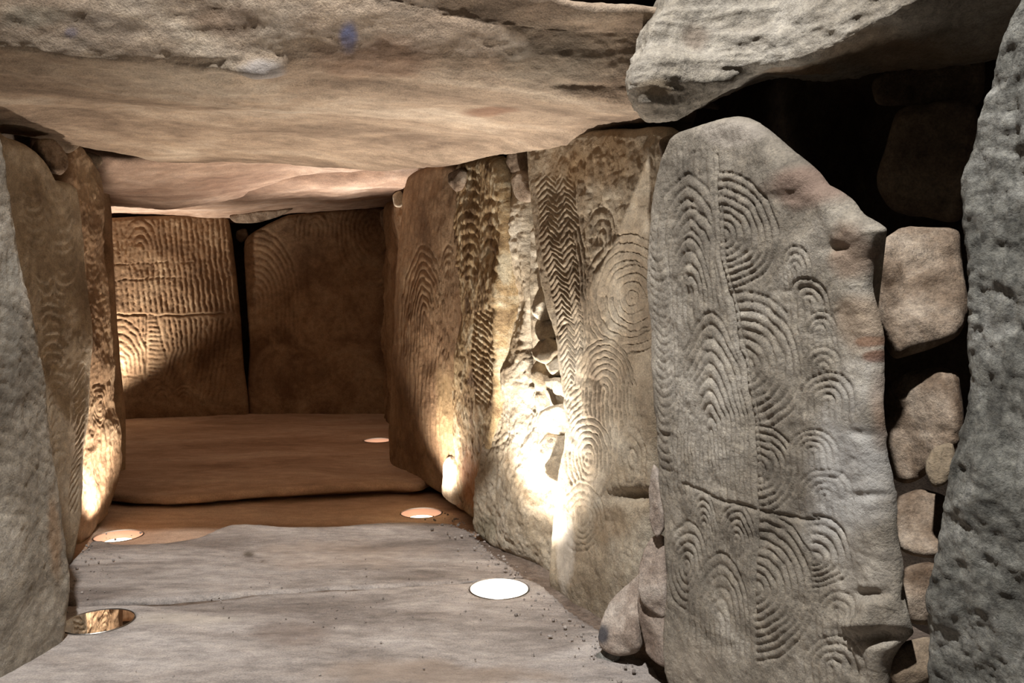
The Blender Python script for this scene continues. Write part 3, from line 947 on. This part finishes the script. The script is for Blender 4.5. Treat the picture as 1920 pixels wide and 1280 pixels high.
loft('capstone', c1, M['cap'], 320, 260, rough=0.035, rs=2.0, seed=201, rid=0.012, micro=0.003,
     bumps=[(490, 128, 60, 14, 0.03), (440, 150, 90, 10, -0.02), (1080, 160, 60, 7, -0.008), (150, 55, 120, 26, -0.008), (400, 50, 110, 26, -0.008)],
     stains=[(655, 72, 24, 36, (92, 104, 146), 0.75), (130, 62, 16, 14, (70, 76, 110), 0.7), (700, 110, 160, 50, (128, 98, 78), 0.6), (420, 40, 120, 40, (118, 94, 74), 0.6), (920, 216, 60, 10, (110, 70, 50), 0.6),
             (490, 125, 50, 18, (176, 172, 170), 0.6), (180, 60, 110, 40, (104, 92, 80), 0.5), (1050, 110, 120, 70, (132, 122, 106), 0.5), (60, 30, 90, 30, (140, 134, 118), 0.5)],
     label='huge capstone spanning the top of the passage with a grey front face', cat='capstone')

c2 = []
for row in [
    [(60, 200, 5.2), (60, 250, 4.2), (60, 330, 4.4), (60, 372, 4.9), (60, 388, 5.4), (60, 330, 5.6)],
    [(205, 200, 5.2), (205, 285, 4.2), (205, 335, 4.4), (205, 364, 4.9), (205, 380, 5.4), (205, 330, 5.6)],
    [(320, 200, 5.2), (320, 285, 4.2), (320, 328, 4.4), (320, 368, 4.9), (320, 389, 5.5), (320, 330, 5.65)],
    [(430, 200, 5.2), (430, 285, 4.2), (430, 320, 4.4), (430, 350, 4.9), (430, 374, 5.5), (430, 320, 5.65)],
    [(540, 200, 5.2), (540, 290, 4.2), (540, 310, 4.4), (540, 322, 4.75), (540, 334, 5.0), (540, 290, 5.3)],
    [(660, 200, 5.2), (660, 292, 4.2), (660, 304, 4.4), (660, 312, 4.65), (660, 320, 4.85), (660, 300, 5.6)],
    [(760, 200, 5.2), (760, 292, 4.2), (760, 298, 4.4), (760, 303, 4.6), (760, 310, 4.8), (760, 290, 5.6)],
    [(840, 200, 5.0), (840, 285, 4.2), (840, 300, 4.4), (840, 310, 4.7), (840, 318, 5.0), (840, 280, 5.5)],
]:
    c2.append([at(u, v, d) for u, v, d in row])
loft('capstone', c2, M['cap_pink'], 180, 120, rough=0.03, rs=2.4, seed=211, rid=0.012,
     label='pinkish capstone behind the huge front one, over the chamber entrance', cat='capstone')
c3 = []
for row in [
    [(60, 150, 8.0), (60, 180, 5.75), (60, 340, 5.75), (60, 375, 6.2), (60, 400, 7.2), (60, 402, 8.0)],
    [(205, 150, 8.0), (205, 180, 5.75), (205, 345, 5.75), (205, 380, 6.2), (205, 400, 7.1), (205, 402, 8.0)],
    [(330, 150, 8.0), (330, 180, 5.75), (330, 345, 5.75), (330, 380, 6.2), (330, 396, 7.2), (330, 400, 8.0)],
    [(450, 150, 8.0), (450, 180, 5.75), (450, 340, 5.75), (450, 374, 6.2), (450, 397, 7.2), (450, 400, 8.0)],
    [(560, 150, 8.0), (560, 180, 5.75), (560, 335, 5.75), (560, 362, 6.2), (560, 387, 7.2), (560, 394, 8.0)],
    [(660, 150, 8.0), (660, 180, 5.75), (660, 335, 5.75), (660, 360, 6.2), (660, 382, 7.2), (660, 392, 8.0)],
    [(760, 150, 8.0), (760, 180, 5.75), (760, 330, 5.75), (760, 352, 6.2), (760, 370, 7.2), (760, 380, 8.0)],
    [(880, 150, 8.0), (880, 180, 5.75), (880, 320, 5.75), (880, 340, 6.2), (880, 350, 7.2), (880, 370, 8.0)],
]:
    c3.append([at(u, v, d) for u, v, d in row])
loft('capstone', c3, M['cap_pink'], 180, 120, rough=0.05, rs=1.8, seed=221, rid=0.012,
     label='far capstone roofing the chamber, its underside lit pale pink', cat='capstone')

tr = []
for row in [
    [(1200, 90, 2.16), (1194, 70, 2.08), (1186, 105, 2.05), (1183, 140, 2.04), (1186, 172, 2.05), (1194, 196, 2.09), (1204, 170, 2.18)],
    [(1270, -40, 2.35), (1240, 5, 2.05), (1218, 55, 1.99), (1210, 125, 1.98), (1216, 190, 2.0), (1234, 214, 2.12), (1264, 150, 2.35)],
    [(1350, -140, 2.45), (1320, -70, 2.05), (1310, 40, 2.0), (1306, 110, 1.99), (1306, 178, 2.04), (1318, 200, 2.26), (1350, 100, 2.5)],
    [(1440, -170, 2.45), (1430, -120, 2.02), (1426, 20, 1.98), (1424, 95, 1.98), (1424, 134, 2.02), (1424, 152, 2.3), (1450, 60, 2.5)],
    [(1560, -200, 2.4), (1560, -170, 1.92), (1552, -10, 1.87), (1550, 62, 1.87), (1550, 106, 1.90), (1545, 152, 2.24), (1560, 60, 2.4)],
    [(1690, -220, 2.3), (1700, -210, 1.76), (1690, -60, 1.72), (1688, -10, 1.72), (1686, 36, 1.75), (1676, 130, 2.1), (1690, 50, 2.3)],
    [(1850, -260, 2.2), (1880, -300, 1.6), (1866, -150, 1.57), (1862, -105, 1.57), (1858, -60, 1.6), (1840, 112, 1.95), (1850, 30, 2.2)],
    [(2080, -300, 2.1), (2150, -420, 1.45), (2130, -280, 1.43), (2120, -230, 1.43), (2110, -170, 1.45), (2060, 70, 1.8), (2080, 0, 2.1)],
]:
    tr.append([at(u, v, d) for u, v, d in row])
loft('capstone', tr, M['grey'], 240, 170, rough=0.028, rs=5.0, seed=231, micro=0.004, rid=0.012,
     bumps=[(1310, 70, 60, 34, -0.022), (1260, 112, 50, 24, 0.012), (1320, 152, 60, 18, 0.014)],
     stains=[(1310, 60, 40, 40, (116, 98, 82), 0.6), (1500, 135, 90, 14, (150, 120, 88), 0.6), (1700, 100, 200, 50, (136, 112, 84), 0.6), (1230, 165, 30, 20, (150, 128, 96), 0.5)],
     label='pale lumpy capstone overhanging the dark hollow at the upper right', cat='capstone')

# ------------------------------------------------------------------ fill stones
G1 = 'fill stones packed between the two right foreground standing stones'
stone('boulder', 'largest tan boulder wedged between the two right foreground standing stones', [(1690, 412), (1750, 402), (1800, 408), (1806, 470), (1816, 560), (1812, 600), (1790, 634), (1720, 664), (1676, 674), (1654, 640), (1640, 570), (1630, 505), (1652, 448)],
      1.56, M['fill'], 0.2, 28, 10, seed=301, fh=0.05, group=G1, cat='boulder')
stone('fill_stone', 'brown-grey squarish stone just below the largest boulder on the right', [(1650, 722), (1700, 692), (1770, 684), (1800, 700), (1805, 780), (1795, 835), (1760, 860), (1730, 895), (1695, 908), (1658, 885), (1646, 800)],
      1.54, M['fill'], 0.2, 28, 10, seed=302, group=G1, res=0.006)
stone('fill_stone', 'small pale egg-shaped stone against the rightmost standing stone', [(1738, 860), (1752, 838), (1785, 830), (1790, 870), (1775, 905), (1750, 912), (1736, 885)], 1.45, M['beige'], 0.12, 30, 15, seed=303, group=G1, res=0.005)
stone('fill_stone', 'pinkish blocky stone under the small egg-shaped one on the right', [(1664, 942), (1725, 910), (1785, 935), (1782, 1000), (1758, 1044), (1700, 1036), (1668, 1000)], 1.50, M['fill'], 0.18, 28, 14, seed=304, group=G1, res=0.006)
stone('fill_stone', 'tall wedge stone low in the gap beside the rightmost standing stone', [(1678, 1080), (1704, 1066), (1745, 1060), (1765, 1080), (1760, 1165), (1738, 1180), (1704, 1168), (1684, 1115)], 1.46, M['fill'], 0.16, 28, 8, seed=305, group=G1, res=0.006)
stone('fill_stone', 'dark layered stone lowest in the gap at the bottom right', [(1662, 1232), (1700, 1205), (1750, 1200), (1755, 1260), (1740, 1290), (1690, 1295), (1664, 1270)], 1.44, M['fill_dark'], 0.16, 28, 14, seed=306, group=G1, res=0.006)
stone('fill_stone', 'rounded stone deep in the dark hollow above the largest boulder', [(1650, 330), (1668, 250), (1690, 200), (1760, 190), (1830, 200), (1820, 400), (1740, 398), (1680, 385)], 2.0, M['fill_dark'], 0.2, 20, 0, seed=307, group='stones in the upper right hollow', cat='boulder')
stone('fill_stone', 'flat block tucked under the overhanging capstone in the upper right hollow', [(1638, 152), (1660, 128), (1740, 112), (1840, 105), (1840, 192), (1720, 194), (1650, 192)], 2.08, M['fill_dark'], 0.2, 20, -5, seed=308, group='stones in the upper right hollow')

G2 = 'fill stones at the foot of the right wall'
stone('fill_stone', 'thin upright sliver of stone in the joint right of the herringbone standing stone', [(1212, 920), (1224, 870), (1238, 900), (1245, 980), (1232, 1008), (1214, 985)], 2.14, M['fill_pale'], 0.08, 40, 5, seed=311, group=G2, res=0.005)
stone('fill_stone', 'tall pale upright stone leaning against the broad arched standing stone', [(1203, 1020), (1222, 1002), (1240, 1012), (1250, 1080), (1256, 1145), (1236, 1160), (1200, 1130), (1192, 1070)], 2.12, M['fill_pale'], 0.1, 35, 12, seed=312, group=G2, res=0.005)
stone('fill_stone', 'slanted triangular slab of stone at the foot of the right wall', [(1150, 1100), (1192, 1060), (1202, 1090), (1198, 1160), (1196, 1215), (1160, 1228), (1122, 1215), (1118, 1180), (1130, 1130)], 2.24, M['fill_pale'], 0.12, 40, 20, seed=313, group=G2, res=0.005,
      stains=[(1128, 1190, 18, 22, (66, 66, 72), 0.9)])
stone('fill_stone', 'lower pale block right of the slanted triangular slab', [(1190, 1110), (1250, 1135), (1256, 1200), (1252, 1252), (1225, 1245), (1200, 1225), (1188, 1170)], 2.10, M['fill_pale'], 0.1, 35, 16, seed=314, group=G2, res=0.005)
stone('pebble', 'small flat grey pebble lying in front of the slanted triangular slab', [(1115, 1224), (1135, 1215), (1165, 1216), (1160, 1235), (1140, 1246), (1118, 1243)], 2.24, M['cool'], 0.06, 20, 35, seed=315, group=G2, res=0.004)
stone('fill_stone', 'small tan stone at the foot of the last brown standing stone on the right', [(822, 872), (836, 850), (858, 852), (868, 895), (866, 940), (842, 946), (820, 922)], 4.08, M['pale'], 0.09, 50, 5, seed=316, group=G2, res=0.008, facets=4, fh=0.02, edge=0.03)

G3 = 'small stones wedged under the capstones'
stone('wedge_stone', 'squarish wedge stone under the capstone above the pale jagged standing stone', [(942, 286), (970, 278), (992, 290), (994, 318), (965, 330), (944, 322)], 3.2, M['fill'], 0.15, 35, 0, seed=321, group=G3)
stone('wedge_stone', 'white-edged stone sitting just above the pale jagged standing stone', [(950, 335), (975, 318), (1000, 328), (1002, 360), (985, 378), (958, 370)], 3.1, M['fill'], 0.15, 35, 0, seed=322, group=G3)
stone('wedge_stone', 'pointed wedge stone between the mottled and the last brown standing stones', [(828, 322), (858, 312), (872, 322), (868, 345), (850, 358), (832, 340)], 3.85, M['fill'], 0.12, 35, 0, seed=323, group=G3)
stone('wedge_stone', 'flat dark red wedge stone under the huge capstone, right of centre', [(924, 282), (945, 266), (990, 264), (994, 276), (950, 284)], 3.3, M['fill_dark'], 0.14, 30, -10, seed=324, group=G3)
stone('wedge_stone', 'round dark stone peeping out left of the broad arched standing stone top', [(1238, 262), (1262, 248), (1275, 260), (1262, 300), (1246, 312), (1238, 290)], 2.25, M['fill_dark'], 0.12, 30, 0, seed=325, group=G3)
stone('wedge_stone', 'long flat wedge stone on top of the gap in the chamber back wall', [(430, 404), (455, 398), (520, 393), (548, 391), (520, 406), (480, 418), (440, 418)], 7.3, M['fill'], 0.2, 0, -10, seed=326, group=G3, res=0.012)
stone('wedge_stone', 'tiny stone filling the top of the gap in the chamber back wall', [(440, 432), (458, 428), (462, 444), (448, 454), (438, 446)], 7.6, M['fill_dark'], 0.15, 0, 0, seed=327, group=G3, res=0.012)
stone('wedge_stone', 'small square stone at the top right corner of the chamber back wall', [(712, 396), (730, 392), (732, 428), (716, 432)], 7.15, M['fill_dark'], 0.15, 0, 0, seed=328, group=G3, res=0.012)
stone('wedge_stone', 'tiny white-lit stone under the far capstone beside the last brown standing stone', [(734, 366), (748, 358), (754, 372), (750, 388), (738, 386)], 5.6, M['pale'], 0.1, 10, -10, seed=329, group=G3, res=0.01)
stone('wedge_stone', 'rounded reddish stone resting on the second standing stone from the left', [(70, 262), (110, 258), (132, 282), (134, 308), (118, 326), (100, 322), (75, 292)], 3.2, M['fill'], 0.16, -50, 0, seed=331, group=G3)
stone('wedge_stone', 'flat brown slab of stone pressed under the capstone at upper left', [(92, 256), (148, 250), (152, 272), (130, 286), (110, 276)], 3.45, M['fill_dark'], 0.16, -40, -5, seed=332, group=G3)
stone('wedge_stone', 'small dark stone on top of the slim lit standing stone at left', [(155, 282), (186, 290), (196, 306), (180, 322), (160, 310)], 3.9, M['fill_dark'], 0.16, -40, -5, seed=333, group=G3)

# rubble packed in the joint that the brightest lamp rakes
G4 = 'rubble stones packed in the brightly lit joint of the right wall'
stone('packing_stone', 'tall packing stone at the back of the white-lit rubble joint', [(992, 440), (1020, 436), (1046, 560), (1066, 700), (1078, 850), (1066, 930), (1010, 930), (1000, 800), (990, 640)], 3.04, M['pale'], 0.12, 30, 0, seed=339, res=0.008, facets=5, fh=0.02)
rub = [((1000, 470), (1030, 500), 'uppermost'), ((1004, 502), (1036, 540), 'second'), ((1002, 542), (1044, 590), 'third'), ((1000, 592), (1046, 632), 'fourth'), ((996, 634), (1036, 668), 'fifth'),
       ((1022, 640), (1058, 690), 'sixth'), ((1000, 672), (1054, 716), 'seventh'), ((1008, 718), (1060, 762), 'eighth'), ((1022, 764), (1064, 812), 'ninth'), ((1004, 812), (1062, 868), 'tenth'), ((1030, 866), (1062, 900), 'eleventh')]
rng = np.random.default_rng(5)
for k, (a, b_, nm) in enumerate(rub):
    cx, cy = (a[0] + b_[0]) / 2, (a[1] + b_[1]) / 2
    rx, ry = (b_[0] - a[0]) / 2 + 9, (b_[1] - a[1]) / 2 + 8
    th = np.linspace(0, 2 * np.pi, 8, endpoint=False) + rng.random() * 0.5
    rr = 0.85 + 0.3 * rng.random(8)
    out = [(cx + rx * r * np.cos(t), cy + ry * r * np.sin(t)) for t, r in zip(th, rr)]
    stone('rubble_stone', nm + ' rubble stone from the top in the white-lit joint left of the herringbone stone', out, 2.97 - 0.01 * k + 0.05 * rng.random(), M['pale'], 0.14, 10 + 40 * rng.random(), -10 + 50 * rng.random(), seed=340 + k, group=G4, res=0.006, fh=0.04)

# ------------------------------------------------------------------ gravel and crumbs at the wall foot
rng = np.random.default_rng(9)
phi = (1 + 5 ** 0.5) / 2
ico = np.array([(-1, phi, 0), (1, phi, 0), (-1, -phi, 0), (1, -phi, 0), (0, -1, phi), (0, 1, phi), (0, -1, -phi), (0, 1, -phi), (phi, 0, -1), (phi, 0, 1), (-phi, 0, -1), (-phi, 0, 1)]) / 1.9
icf = np.array([(0, 11, 5), (0, 5, 1), (0, 1, 7), (0, 7, 10), (0, 10, 11), (1, 5, 9), (5, 11, 4), (11, 10, 2), (10, 7, 6), (7, 1, 8), (3, 9, 4), (3, 4, 2), (3, 2, 6), (3, 6, 8), (3, 8, 9), (4, 9, 5), (2, 4, 11), (6, 2, 10), (8, 6, 7), (9, 8, 1)])
Vs, Fs, k = [], [], 0
spots = []
for _ in range(300):
    t = rng.random()
    base = np.array([0.38, 2.1]) * (1 - t) + np.array([-0.3, 3.9]) * t
    spots.append((base + np.array([-0.91, -0.42]) * abs(rng.normal(0.03, 0.07)), 0.0012 + 0.006 * rng.random() ** 3))
for _ in range(160):
    t = rng.random()
    base = np.array([-1.45, 2.3]) * (1 - t) + np.array([-1.85, 3.5]) * t
    spots.append((base + np.array([0.91, 0.3]) * abs(rng.normal(0.04, 0.06)), 0.0012 + 0.005 * rng.random() ** 3))
for _ in range(160):
    spots.append((np.array([-1.2 + 1.5 * rng.random(), 1.9 + 1.3 * rng.random()]), 0.0015 + 0.003 * rng.random() ** 2))
for p, r in spots:
    if any(np.hypot(p[0] - q_[0], p[1] - q_[1]) < LAMP_R + 0.01 for q_ in LP.values()):
        continue
    s = r * (0.7 + 0.6 * rng.random(3))
    v = ico * s * (0.8 + 0.4 * rng.random((12, 1))) + np.array([p[0], p[1], 0.004 + r * 0.4])
    Vs.append(v); Fs.append(icf + k); k += 12
add_mesh('gravel', np.concatenate(Vs), [np.concatenate(Fs)], M['floor'], label='loose gravel and crumbs scattered along the foot of the walls', cat='gravel', kind='stuff', flat=True)
